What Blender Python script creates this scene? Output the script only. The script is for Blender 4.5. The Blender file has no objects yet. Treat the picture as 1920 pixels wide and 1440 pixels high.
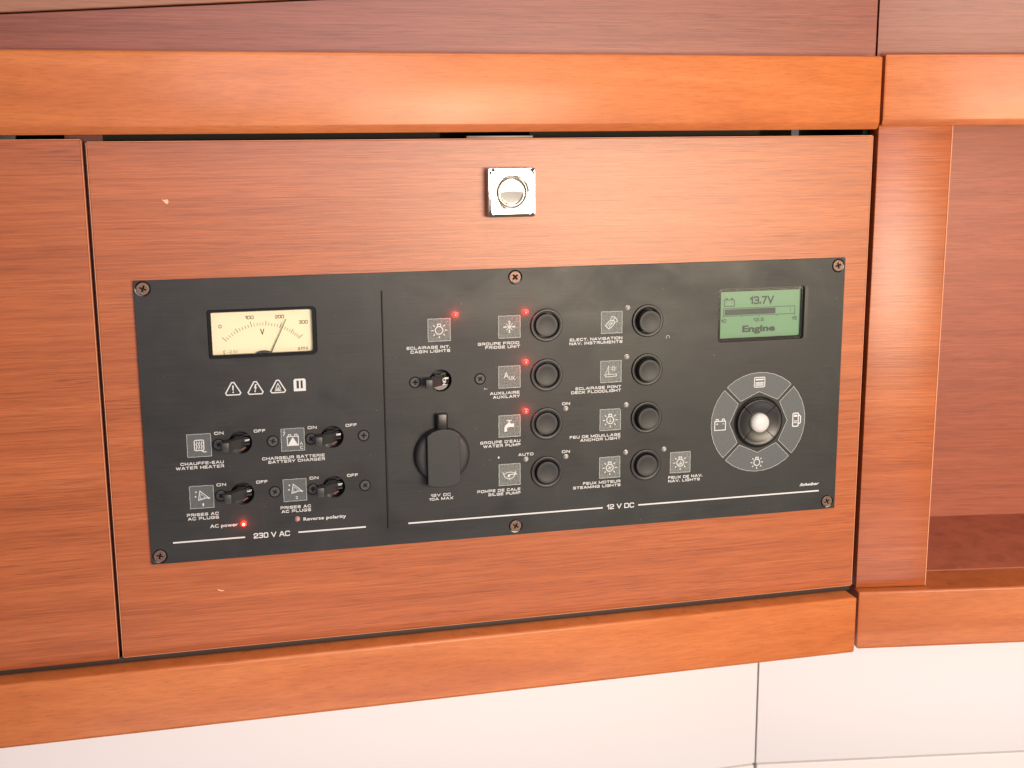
import bpy, bmesh, math, random
from mathutils import Vector, Matrix

random.seed(7)
scene = bpy.context.scene
COL = scene.collection
Z0 = 1.2                                   # height of the panel's upper edge above the cabin floor


def w(u, v, n=0.0):
    """millimetres on the locker front (u right, v down, n into the wall) to world metres"""
    return Vector((u / 1000.0, n / 1000.0, Z0 - v / 1000.0))


# ------------------------------------------------------------------ camera
cam_data = bpy.data.cameras.new('camera')
cam = bpy.data.objects.new('camera', cam_data)
COL.objects.link(cam)
cam_data.sensor_width = 36.0
cam_data.lens = 2342.6 / 1920.0 * 36.0
cam_data.clip_start = 0.02
cam_data.clip_end = 60.0
right = Vector((0.97153, -0.23680, -0.00721))
up = Vector((0.05332, 0.18891, 0.98055))
fwd = Vector((0.23083, 0.95302, -0.19615))
m = Matrix(((right.x, up.x, -fwd.x), (right.y, up.y, -fwd.y), (right.z, up.z, -fwd.z)))
cam.matrix_world = Matrix.Translation(w(47.5, -90.2, -829.7)) @ m.to_4x4()
cam_data.dof.use_dof = True
cam_data.dof.focus_distance = 0.87
cam_data.dof.aperture_fstop = 16.0
scene.camera = cam

# ------------------------------------------------------------------ world and lamps (cabin interior)
world = bpy.data.worlds.new('World')
scene.world = world
world.use_nodes = True
bg = world.node_tree.nodes['Background']
bg.inputs['Color'].default_value = (1.0, 0.93, 0.88, 1)
bg.inputs['Strength'].default_value = 0.13


def area(name, loc, target, sx, sy, power, col):
    d = bpy.data.lights.new(name, 'AREA')
    d.shape = 'RECTANGLE'
    d.size, d.size_y, d.energy, d.color = sx, sy, power, col
    o = bpy.data.objects.new(name, d)
    COL.objects.link(o)
    o.location = loc
    o.rotation_euler = (Vector(target) - Vector(loc)).to_track_quat('-Z', 'Y').to_euler()
    return o


# companionway daylight behind the photographer, a warm cabin lamp, a hatch overhead
area('window_light', w(450, -350, -2300), w(400, 60, 0), 1.00, 0.80, 21, (1.0, 0.88, 0.92))
area('cabin_lamp', w(500, 5, -850), w(350, 0, 0), 0.30, 0.22, 4.4, (1.0, 0.82, 0.56))
area('stile_fill_light', w(985, 0, -1400), w(560, 0, 0), 0.50, 0.30, 10.5, (1.0, 0.82, 0.58))  # added warm fill, out of view, to brighten the stile and right side
area('hatch_light', w(520, -1150, -620), w(330, 100, 0), 0.6, 0.5, 8, (1.0, 0.90, 0.86))
area('white_wall_fill', w(500, 1150, -1100), w(450, 420, 170), 1.8, 0.5, 7.6, (1.0, 0.90, 0.98))  # added low fill light, out of view, to brighten the white wall

vs = scene.view_settings
vs.view_transform = 'Standard'
vs.look = 'None'
vs.exposure = 0.0
vs.gamma = 1.0
vs.use_curve_mapping = False
scene.render.engine = 'CYCLES'
scene.cycles.use_denoising = True
scene.cycles.max_bounces = 8
scene.cycles.sample_clamp_indirect = 6.0


# ------------------------------------------------------------------ materials
def new_mat(name):
    mt = bpy.data.materials.new(name)
    mt.use_nodes = True
    nt = mt.node_tree
    return mt, nt, nt.nodes['Principled BSDF']


def link(nt, a, b):
    nt.links.new(a, b)


def plain(name, col, rough=0.5, metal=0.0, spec=0.5, bump=0.0, bscale=900.0, mottle=0.0):
    mt, nt, b = new_mat(name)
    b.inputs['Base Color'].default_value = (*col, 1)
    b.inputs['Roughness'].default_value = rough
    b.inputs['Metallic'].default_value = metal
    b.inputs['Specular IOR Level'].default_value = spec
    if bump or mottle:
        tc = nt.nodes.new('ShaderNodeTexCoord')
        nz = nt.nodes.new('ShaderNodeTexNoise')
        nz.inputs['Scale'].default_value = bscale
        nz.inputs['Detail'].default_value = 4
        link(nt, tc.outputs['Object'], nz.inputs['Vector'])
        if bump:
            bp = nt.nodes.new('ShaderNodeBump')
            bp.inputs['Strength'].default_value = bump
            bp.inputs['Distance'].default_value = 0.0004
            link(nt, nz.outputs['Fac'], bp.inputs['Height'])
            link(nt, bp.outputs['Normal'], b.inputs['Normal'])
        if mottle:
            rp = nt.nodes.new('ShaderNodeValToRGB')
            rp.color_ramp.elements[0].position = 0.35
            rp.color_ramp.elements[1].position = 0.68
            rp.color_ramp.elements[0].color = (*[c * (1 - mottle) for c in col], 1)
            rp.color_ramp.elements[1].color = (*[min(1, c * (1 + mottle)) for c in col], 1)
            link(nt, nz.outputs['Fac'], rp.inputs['Fac'])
            link(nt, rp.outputs['Color'], b.inputs['Base Color'])
    return mt


def glow(name, col, strength, base=(0.3, 0.02, 0.02)):
    mt, nt, b = new_mat(name)
    b.inputs['Base Color'].default_value = (*base, 1)
    b.inputs['Roughness'].default_value = 0.15
    b.inputs['Emission Color'].default_value = (*col, 1)
    b.inputs['Emission Strength'].default_value = strength
    return mt


def mapped_noise(nt, tc, sc, scale, detail, rough=0.55, distortion=0.0):
    mp = nt.nodes.new('ShaderNodeMapping')
    mp.inputs['Scale'].default_value = sc
    link(nt, tc, mp.inputs['Vector'])
    nz = nt.nodes.new('ShaderNodeTexNoise')
    nz.inputs['Scale'].default_value = scale
    nz.inputs['Detail'].default_value = detail
    nz.inputs['Roughness'].default_value = rough
    nz.inputs['Distortion'].default_value = distortion
    link(nt, mp.outputs['Vector'], nz.inputs['Vector'])
    return nz.outputs['Fac']


def ramp(nt, fac, stops):
    r = nt.nodes.new('ShaderNodeValToRGB')
    e = r.color_ramp.elements
    while len(e) < len(stops):
        e.new(0.5)
    for el, (p, c) in zip(e, stops):
        el.position = p
        el.color = (*c, 1)
    link(nt, fac, r.inputs['Fac'])
    return r.outputs['Color']


def mix(nt, a, b, fac, mode='MIX'):
    n = nt.nodes.new('ShaderNodeMix')
    n.data_type = 'RGBA'
    n.blend_type = mode
    for sock, val in ((n.inputs[0], fac), (n.inputs[6], a), (n.inputs[7], b)):
        if hasattr(val, 'links'):
            link(nt, val, sock)
        elif isinstance(val, (int, float)):
            sock.default_value = val
        else:
            sock.default_value = (*val, 1)
    return n.outputs[2]


def shifted_coords(nt):
    tc = nt.nodes.new('ShaderNodeTexCoord')
    oi = nt.nodes.new('ShaderNodeObjectInfo')
    ml = nt.nodes.new('ShaderNodeMath')
    ml.operation = 'MULTIPLY'
    ml.inputs[1].default_value = 7.3
    link(nt, oi.outputs['Random'], ml.inputs[0])
    ad = nt.nodes.new('ShaderNodeVectorMath')
    ad.operation = 'ADD'
    link(nt, tc.outputs['Object'], ad.inputs[0])
    link(nt, ml.outputs[0], ad.inputs[1])
    return ad.outputs[0]


def veneer(name, lo, mid, hi, rough=0.38, pore=0.38, bump=0.3, spec=0.42, coat=0.42):
    """open-pored reddish veneer, grain along x"""
    mt, nt, b = new_mat(name)
    tc = shifted_coords(nt)
    band = mapped_noise(nt, tc, (1.3, 1.3, 60), 1.0, 4, 0.65, 0.5)
    streak = mapped_noise(nt, tc, (8, 8, 900), 1.0, 5, 0.7, 0.12)
    fine = mapped_noise(nt, tc, (34, 34, 1500), 1.0, 3, 0.65)
    dash = mapped_noise(nt, tc, (42, 42, 1150), 1.0, 2, 0.5, 0.4)
    where = mapped_noise(nt, tc, (6, 6, 24), 1.0, 2, 0.5)
    cloud = mapped_noise(nt, tc, (3, 3, 9), 1.0, 3)
    base = ramp(nt, streak, [(0.28, lo), (0.50, mid), (0.74, hi)])
    c = mix(nt, base, ramp(nt, band, [(0.33, lo), (0.52, mid), (0.68, hi)]), 0.42)
    c = mix(nt, c, ramp(nt, fine, [(0.36, (0.60, 0.55, 0.50)), (0.56, (1.0, 1.0, 1.0))]), 0.6, 'MULTIPLY')
    c = mix(nt, c, ramp(nt, cloud, [(0.3, (0.84, 0.82, 0.80)), (0.7, (1.0, 1.0, 1.0))]), 0.7, 'MULTIPLY')
    pores = mix(nt, ramp(nt, dash, [(0.34, (0.36, 0.24, 0.14)), (0.42, (1, 1, 1))]), (1, 1, 1), ramp(nt, where, [(0.40, (0, 0, 0)), (0.62, (0.8, 0.8, 0.8))]))
    c = mix(nt, c, pores, pore, 'MULTIPLY')
    link(nt, c, b.inputs['Base Color'])
    b.inputs['Roughness'].default_value = rough
    b.inputs['Specular IOR Level'].default_value = spec
    b.inputs['Coat Weight'].default_value = coat
    b.inputs['Coat Roughness'].default_value = 0.34
    hsum = nt.nodes.new('ShaderNodeMath')
    hsum.operation = 'ADD'
    link(nt, streak, hsum.inputs[0])
    link(nt, fine, hsum.inputs[1])
    bp = nt.nodes.new('ShaderNodeBump')
    bp.inputs['Strength'].default_value = bump
    bp.inputs['Distance'].default_value = 0.00035
    link(nt, hsum.outputs[0], bp.inputs['Height'])
    link(nt, bp.outputs['Normal'], b.inputs['Normal'])
    return mt


def varnished(name, lo, mid, hi, rough=0.52):
    """solid varnished hardwood, softly figured, grain along x"""
    mt, nt, b = new_mat(name)
    tc = shifted_coords(nt)
    flame = mapped_noise(nt, tc, (3.5, 3.5, 30), 1.0, 4, 0.6, 0.9)
    mott = mapped_noise(nt, tc, (30, 30, 46), 1.0, 3, 0.55, 0.8)
    streak = mapped_noise(nt, tc, (75, 75, 1250), 1.0, 3, 0.65, 0.3)
    dash = mapped_noise(nt, tc, (120, 120, 1500), 1.0, 2, 0.55)
    c = ramp(nt, flame, [(0.30, lo), (0.52, mid), (0.74, hi)])
    c = mix(nt, c, ramp(nt, mott, [(0.3, (0.86, 0.84, 0.81)), (0.62, (1.0, 1.0, 1.0))]), 0.4, 'MULTIPLY')
    c = mix(nt, c, ramp(nt, streak, [(0.32, (0.74, 0.70, 0.66)), (0.58, (1.0, 1.0, 1.0))]), 0.7, 'MULTIPLY')
    c = mix(nt, c, ramp(nt, dash, [(0.27, (0.45, 0.38, 0.32)), (0.36, (1, 1, 1))]), 0.45, 'MULTIPLY')
    link(nt, c, b.inputs['Base Color'])
    b.inputs['Roughness'].default_value = rough
    b.inputs['Coat Weight'].default_value = 0.22
    b.inputs['Coat Roughness'].default_value = 0.20
    bp = nt.nodes.new('ShaderNodeBump')
    bp.inputs['Strength'].default_value = 0.08
    bp.inputs['Distance'].default_value = 0.0003
    link(nt, streak, bp.inputs['Height'])
    link(nt, bp.outputs['Normal'], b.inputs['Normal'])
    return mt


def brushed(name):
    """black anodised aluminium brushed along x, faint smudges"""
    mt, nt, b = new_mat(name)
    tc = nt.nodes.new('ShaderNodeTexCoord').outputs['Object']
    line = mapped_noise(nt, tc, (26, 26, 1500), 1.0, 3, 0.6)
    smear = mapped_noise(nt, tc, (16, 16, 30), 1.0, 3, 0.6, 0.5)
    spk = mapped_noise(nt, tc, (420, 420, 420), 1.0, 1, 0.4)
    c = ramp(nt, line, [(0.3, (0.019, 0.0195, 0.0203)), (0.7, (0.027, 0.0277, 0.0287))])
    rub = mapped_noise(nt, tc, (34, 34, 22), 1.0, 4, 0.65, 0.9)
    c = mix(nt, c, (0.060, 0.060, 0.060), ramp(nt, rub, [(0.52, (0, 0, 0)), (0.80, (0.22, 0.22, 0.22))]))
    c = mix(nt, c, (0.20, 0.20, 0.20), ramp(nt, spk, [(0.76, (0, 0, 0)), (0.80, (0.35, 0.35, 0.35))]))
    link(nt, c, b.inputs['Base Color'])
    rr = ramp(nt, smear, [(0.3, (0.33, 0.33, 0.33)), (0.7, (0.50, 0.50, 0.50))])
    link(nt, rr, b.inputs['Roughness'])
    b.inputs['Specular IOR Level'].default_value = 0.34
    bp = nt.nodes.new('ShaderNodeBump')
    bp.inputs['Strength'].default_value = 0.16
    bp.inputs['Distance'].default_value = 0.0002
    link(nt, line, bp.inputs['Height'])
    link(nt, bp.outputs['Normal'], b.inputs['Normal'])
    return mt


M_DOOR = veneer('door_veneer', (0.29, 0.062, 0.015), (0.43, 0.108, 0.027), (0.56, 0.162, 0.050))
M_WALLW = veneer('wall_veneer', (0.20, 0.052, 0.034), (0.27, 0.080, 0.054), (0.34, 0.112, 0.078), rough=0.45, pore=0.4, bump=0.2, coat=0.2)
M_LINING = veneer('lining_veneer', (0.27, 0.11, 0.065), (0.34, 0.15, 0.095), (0.40, 0.19, 0.125), rough=0.5, pore=0.2, bump=0.15, coat=0.1)
M_NICHE = veneer('niche_veneer', (0.33, 0.085, 0.045), (0.42, 0.115, 0.062), (0.48, 0.145, 0.080), rough=0.5, pore=0.3, bump=0.15, coat=0.2)
M_RAIL = varnished('varnished_rail', (0.46, 0.120, 0.028), (0.55, 0.160, 0.042), (0.61, 0.198, 0.060))
M_EDGE = plain('raw_veneer_edge', (0.62, 0.27, 0.15), 0.6)
M_PLATE = brushed('black_brushed_plate')
M_WHITE = plain('white_gelcoat', (0.80, 0.785, 0.80), 0.35, bump=0.03, bscale=60)
M_PRINT = plain('white_print', (0.60, 0.61, 0.62), 0.5)
M_ICON = plain('pale_icon_print', (0.56, 0.58, 0.58), 0.5)
M_FILM = plain('frosted_film', (0.135, 0.145, 0.140), 0.6, bump=0.5, bscale=1000, mottle=0.5)
M_FILMEDGE = plain('film_edge', (0.32, 0.34, 0.33), 0.6, bscale=1500, mottle=0.4)
M_KEYFILM = plain('key_film', (0.075, 0.086, 0.092), 0.5, bump=0.4, bscale=1500, mottle=0.35)
M_BLACK = plain('black_plastic', (0.016, 0.016, 0.017), 0.33, bump=0.08, bscale=1500)
M_MATTE = plain('black_matt_plastic', (0.013, 0.014, 0.015), 0.5, bump=0.15, bscale=1800)
M_LEVER = plain('lever_plastic', (0.030, 0.030, 0.031), 0.42)
M_GLOSS = plain('black_gloss_plastic', (0.010, 0.010, 0.011), 0.18)
M_RING = plain('grey_black_ring', (0.013, 0.013, 0.014), 0.42, bump=0.1, bscale=1800)
M_RUBBER = plain('brown_rubber_seal', (0.034, 0.021, 0.019), 0.6, bump=0.4, bscale=900, mottle=0.3)
M_LIP = plain('dark_olive_lip', (0.014, 0.010, 0.007), 0.8)
M_SEAM = plain('grey_seam', (0.30, 0.27, 0.25), 0.7)
M_DARK = plain('dark_interior', (0.02, 0.018, 0.016), 0.8)
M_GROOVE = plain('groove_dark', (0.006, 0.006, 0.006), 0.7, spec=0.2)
M_SCREW = plain('tarnished_brown_screw', (0.17, 0.105, 0.080), 0.42, metal=0.6, bump=0.4, bscale=1400, mottle=0.5)
M_BSCREW = plain('black_screw', (0.050, 0.050, 0.050), 0.45, metal=0.2, bump=0.2, bscale=1500)
M_CHROME = plain('polished_chrome', (0.74, 0.73, 0.69), 0.08, metal=1.0, bump=0.05, bscale=220)
M_SATIN = plain('satin_chrome', (0.80, 0.78, 0.74), 0.27, metal=1.0, bump=0.04, bscale=400)
M_STEEL = plain('dull_steel', (0.16, 0.15, 0.15), 0.5, metal=0.9)
M_DIAL = plain('cream_dial', (0.85, 0.77, 0.55), 0.55)
M_INK = plain('dial_ink', (0.02, 0.018, 0.016), 0.6)
M_NEEDLE = plain('needle_black', (0.02, 0.017, 0.015), 0.4)
M_LCDINK = plain('lcd_ink', (0.018, 0.030, 0.034), 0.4)
M_LEDCLEAR = plain('clear_led', (0.40, 0.39, 0.38), 0.12)
M_LEDPINK = plain('pink_led', (0.55, 0.28, 0.25), 0.18)
M_BALL = plain('ivory_button', (0.58, 0.58, 0.58), 0.35)
M_ORANGE = plain('painted_red_reflection', (0.22, 0.075, 0.05), 0.5, bscale=1500, mottle=0.5)
M_CHIP = plain('bare_chip', (0.86, 0.48, 0.33), 0.6)
M_SCUFF_GLINT = plain('pale_scuff_glint', (0.42, 0.42, 0.41), 0.6)
M_RED = glow('lit_red_led', (1.0, 0.0035, 0.0025), 22.0)
M_REDCORE = glow('lit_red_core', (1.0, 0.16, 0.12), 3.0)
M_AMBER = glow('lit_orange_core', (1.0, 0.50, 0.10), 8.0)
M_LCD, nt_, b_ = new_mat('green_lcd')
b_.inputs['Base Color'].default_value = (0.185, 0.315, 0.20, 1)
b_.inputs['Roughness'].default_value = 0.13
b_.inputs['Emission Color'].default_value = (0.30, 0.50, 0.32, 1)
b_.inputs['Emission Strength'].default_value = 0.07

M_GLASS = bpy.data.materials.new('thin_clear_cover')
M_GLASS.use_nodes = True
nt_ = M_GLASS.node_tree
for n_ in list(nt_.nodes):
    nt_.nodes.remove(n_)
out_ = nt_.nodes.new('ShaderNodeOutputMaterial')
mx_ = nt_.nodes.new('ShaderNodeMixShader')
tr_ = nt_.nodes.new('ShaderNodeBsdfTransparent')
gl_ = nt_.nodes.new('ShaderNodeBsdfGlossy')
gl_.inputs['Roughness'].default_value = 0.08
fr_ = nt_.nodes.new('ShaderNodeFresnel')
fr_.inputs['IOR'].default_value = 1.3
link(nt_, fr_.outputs[0], mx_.inputs[0])
link(nt_, tr_.outputs[0], mx_.inputs[1])
link(nt_, gl_.outputs[0], mx_.inputs[2])
link(nt_, mx_.outputs[0], out_.inputs[0])

# ------------------------------------------------------------------ building helpers
WL = {}                                     # world position of every object's origin


def put(name, me, mat, parent, loc, rot=None):
    o = bpy.data.objects.new(name, me)
    COL.objects.link(o)
    if me is not None and mat is not None and not me.materials:
        me.materials.append(mat)
    WL[o.name] = Vector(loc)
    if parent is not None:
        o.parent = parent
        o.location = Vector(loc) - WL[parent.name]
    else:
        o.location = loc
    if rot:
        o.rotation_euler = rot
    return o


def thing(name, label, cat, loc):
    o = put(name, None, None, None, loc)
    o['label'] = label
    o['category'] = cat
    return o


def from_bm(bm, name, smooth=True, angle=32):
    me = bpy.data.meshes.new(name)
    bmesh.ops.recalc_face_normals(bm, faces=bm.faces)
    for f in bm.faces:
        f.smooth = smooth
    for e in bm.edges:
        if len(e.link_faces) == 2 and e.calc_face_angle(0) > math.radians(angle):
            e.smooth = False
    bm.to_mesh(me)
    bm.free()
    return me


def box_mesh(name, sx, sy, sz, bevel=0.0, seg=2, front_only=False):
    """box in mm centred on its origin"""
    bm = bmesh.new()
    bmesh.ops.create_cube(bm, size=1.0)
    for v in bm.verts:
        v.co = Vector((v.co.x * sx, v.co.y * sy, v.co.z * sz)) / 1000.0
    if bevel:
        es = [e for e in bm.edges if not front_only or all(v.co.y < 0 for v in e.verts)]
        bmesh.ops.bevel(bm, geom=es, offset=bevel / 1000.0, segments=seg, profile=0.5, affect='EDGES')
    return from_bm(bm, name)


def box(name, u0, u1, v0, v1, n0, n1, mat, parent, bevel=0.0, seg=2, front_only=False):
    me = box_mesh(name, u1 - u0, n1 - n0, v1 - v0, bevel, seg, front_only)
    return put(name, me, mat, parent, w((u0 + u1) / 2, (v0 + v1) / 2, (n0 + n1) / 2))


def flat_mesh(name, loops, depth, bevel=0.0, bseg=1, smooth=False):
    """filled outline (mm, u right, v down; inner loops are holes); front face at y=0, back at y=depth"""
    cu = bpy.data.curves.new(name, 'CURVE')
    cu.dimensions = '2D'
    cu.fill_mode = 'BOTH'
    cu.extrude = max(depth / 2 - bevel, 0.0) / 1000.0
    cu.bevel_depth = bevel / 1000.0
    cu.bevel_resolution = bseg
    cu.offset = -bevel / 1000.0
    for lp in loops:
        sp = cu.splines.new('POLY')
        sp.points.add(len(lp) - 1)
        for p, (a, c) in zip(sp.points, lp):
            p.co = (a / 1000.0, -c / 1000.0, 0, 1)
        sp.use_cyclic_u = True
    ob = bpy.data.objects.new('tmp', cu)
    me = bpy.data.meshes.new_from_object(ob)
    bpy.data.objects.remove(ob)
    bpy.data.curves.remove(cu)
    me.name = name
    h = depth / 2000.0
    for v in me.vertices:
        x, y, z = v.co
        v.co = (x, -z + h, y)
    for p in me.polygons:
        p.use_smooth = False
    me.materials.clear()
    return me


def rrect(u0, u1, v0, v1, r, k=5):
    """rounded rectangle loop; r may be a 4-tuple (tl, tr, br, bl)"""
    rs = r if isinstance(r, tuple) else (r,) * 4
    out = []
    for (cx, cy, a0), rr in zip(((u0, v0, 180), (u1, v0, 270), (u1, v1, 0), (u0, v1, 90)), rs):
        px = cx + rr * (1 if cx == u0 else -1)
        py = cy + rr * (1 if cy == v0 else -1)
        for i in range(k + 1):
            a = math.radians(a0 + 90 * i / k)
            out.append((px + rr * math.cos(a), py + rr * math.sin(a)))
    return out


def circ(cx, cy, r, k=40, ry=None):
    return [(cx + r * math.cos(2 * math.pi * i / k), cy + (ry or r) * math.sin(2 * math.pi * i / k)) for i in range(k)]


def lathe_mesh(name, prof, k=48, a0=0.0, a1=360.0, angle=32):
    """profile of (radius, n) in mm turned about the n axis"""
    bm = bmesh.new()
    full = abs(a1 - a0) >= 359.9
    cnt = k if full else k + 1
    rings = []
    for r, n in prof:
        if r < 1e-6:
            rings.append([bm.verts.new((0, n / 1000.0, 0))])
        else:
            rings.append([bm.verts.new((r / 1000 * math.cos(math.radians(a0 + (a1 - a0) * i / k)), n / 1000.0,
                                        r / 1000 * math.sin(math.radians(a0 + (a1 - a0) * i / k)))) for i in range(cnt)])
    for A, B in zip(rings, rings[1:]):
        for i in range(k):
            j = (i + 1) % cnt
            if len(A) == 1 and len(B) == 1:
                continue
            if len(A) == 1:
                bm.faces.new((A[0], B[i], B[j]))
            elif len(B) == 1:
                bm.faces.new((A[i], A[j], B[0]))
            else:
                bm.faces.new((A[i], A[j], B[j], B[i]))
    if not full:
        for i in (0, cnt - 1):
            try:
                bm.faces.new([rg[i] for rg in rings])
            except ValueError:
                pass
    return from_bm(bm, name, angle=angle)


def prism_mesh(name, poly, v0, v1, bevel=0.0):
    """(u, n) outline extruded from v0 to v1"""
    bm = bmesh.new()
    A = [bm.verts.new((a / 1000, c / 1000, -v0 / 1000)) for a, c in poly]
    B = [bm.verts.new((a / 1000, c / 1000, -v1 / 1000)) for a, c in poly]
    bm.faces.new(A)
    bm.faces.new(B)
    for i in range(len(A)):
        j = (i + 1) % len(A)
        bm.faces.new((A[i], A[j], B[j], B[i]))
    if bevel:
        bmesh.ops.bevel(bm, geom=list(bm.edges), offset=bevel / 1000, segments=2, profile=0.5, affect='EDGES')
    return from_bm(bm, name)


def ribbon_mesh(name, lines, width, fills=()):
    """pen strokes (mm, centred on origin, v down) as mitred ribbons facing the viewer; print thin as ink.
    each stroke: (points, closed[, width]); fills: closed outlines"""
    bm = bmesh.new()
    lift, cnt = 0.0, 0
    for st in lines:
        pts, closed = st[0], st[1]
        hw = (st[2] if len(st) > 2 else width) / 2
        P = [Vector((a, c)) for a, c in pts]
        k = len(P)
        L, Rr = [], []
        for i in range(k):
            a = P[(i - 1) % k] if (closed or i > 0) else None
            b = P[(i + 1) % k] if (closed or i < k - 1) else None
            d1 = (P[i] - a).normalized() if a is not None else None
            d2 = (b - P[i]).normalized() if b is not None else None
            if d1 is None:
                d1 = d2
            if d2 is None:
                d2 = d1
            t = (d1 + d2)
            t = t.normalized() if t.length > 1e-6 else d1
            nn = Vector((-t.y, t.x))
            c = max(0.35, nn.dot(Vector((-d1.y, d1.x))))
            o = nn * hw / c
            L.append(bm.verts.new(((P[i] + o).x / 1000, -lift / 1000, -(P[i] + o).y / 1000)))
            Rr.append(bm.verts.new(((P[i] - o).x / 1000, -lift / 1000, -(P[i] - o).y / 1000)))
        for i in range(k if closed else k - 1):
            j = (i + 1) % k
            bm.faces.new((L[i], L[j], Rr[j], Rr[i]))
        cnt += 1
        lift = 0.004 * (cnt % 9)
    lift = 0.04
    for lp in fills:
        vs_ = [bm.verts.new((a / 1000, -lift / 1000, -c / 1000)) for a, c in lp]
        bm.faces.new(vs_)
        lift += 0.006
    me = bpy.data.meshes.new(name)
    bm.normal_update()
    for f in bm.faces:
        if f.normal.y > 0:
            f.normal_flip()
    bm.to_mesh(me)
    bm.free()
    return me


def text_mesh(name, body, width, cap, bold=0.02, shear=0.0, spacing=1.0, fit=True):
    """lettering in mm, left end of the baseline at the origin, facing the viewer"""
    def conv(s, off):
        cu = bpy.data.curves.new('txt', 'FONT')
        cu.body = s
        cu.size = 1.0
        cu.offset = off
        cu.shear = shear
        cu.space_character = spacing
        cu.resolution_u = 3
        ob = bpy.data.objects.new('tmp', cu)
        me = bpy.data.meshes.new_from_object(ob)
        bpy.data.objects.remove(ob)
        bpy.data.curves.remove(cu)
        return me
    ref = conv('H', 0.0)
    ch = max(v.co.y for v in ref.vertices)
    bpy.data.meshes.remove(ref)
    me = conv(body, bold)
    x0 = min(v.co.x for v in me.vertices)
    x1 = max(v.co.x for v in me.vertices)
    sy = cap / ch
    sx = width / (x1 - x0) if fit else sy
    for v in me.vertices:
        x, y, z = v.co
        v.co = ((x - x0) * sx / 1000, 0, y * sy / 1000)
    me.materials.clear()
    me.name = name
    return me


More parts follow.
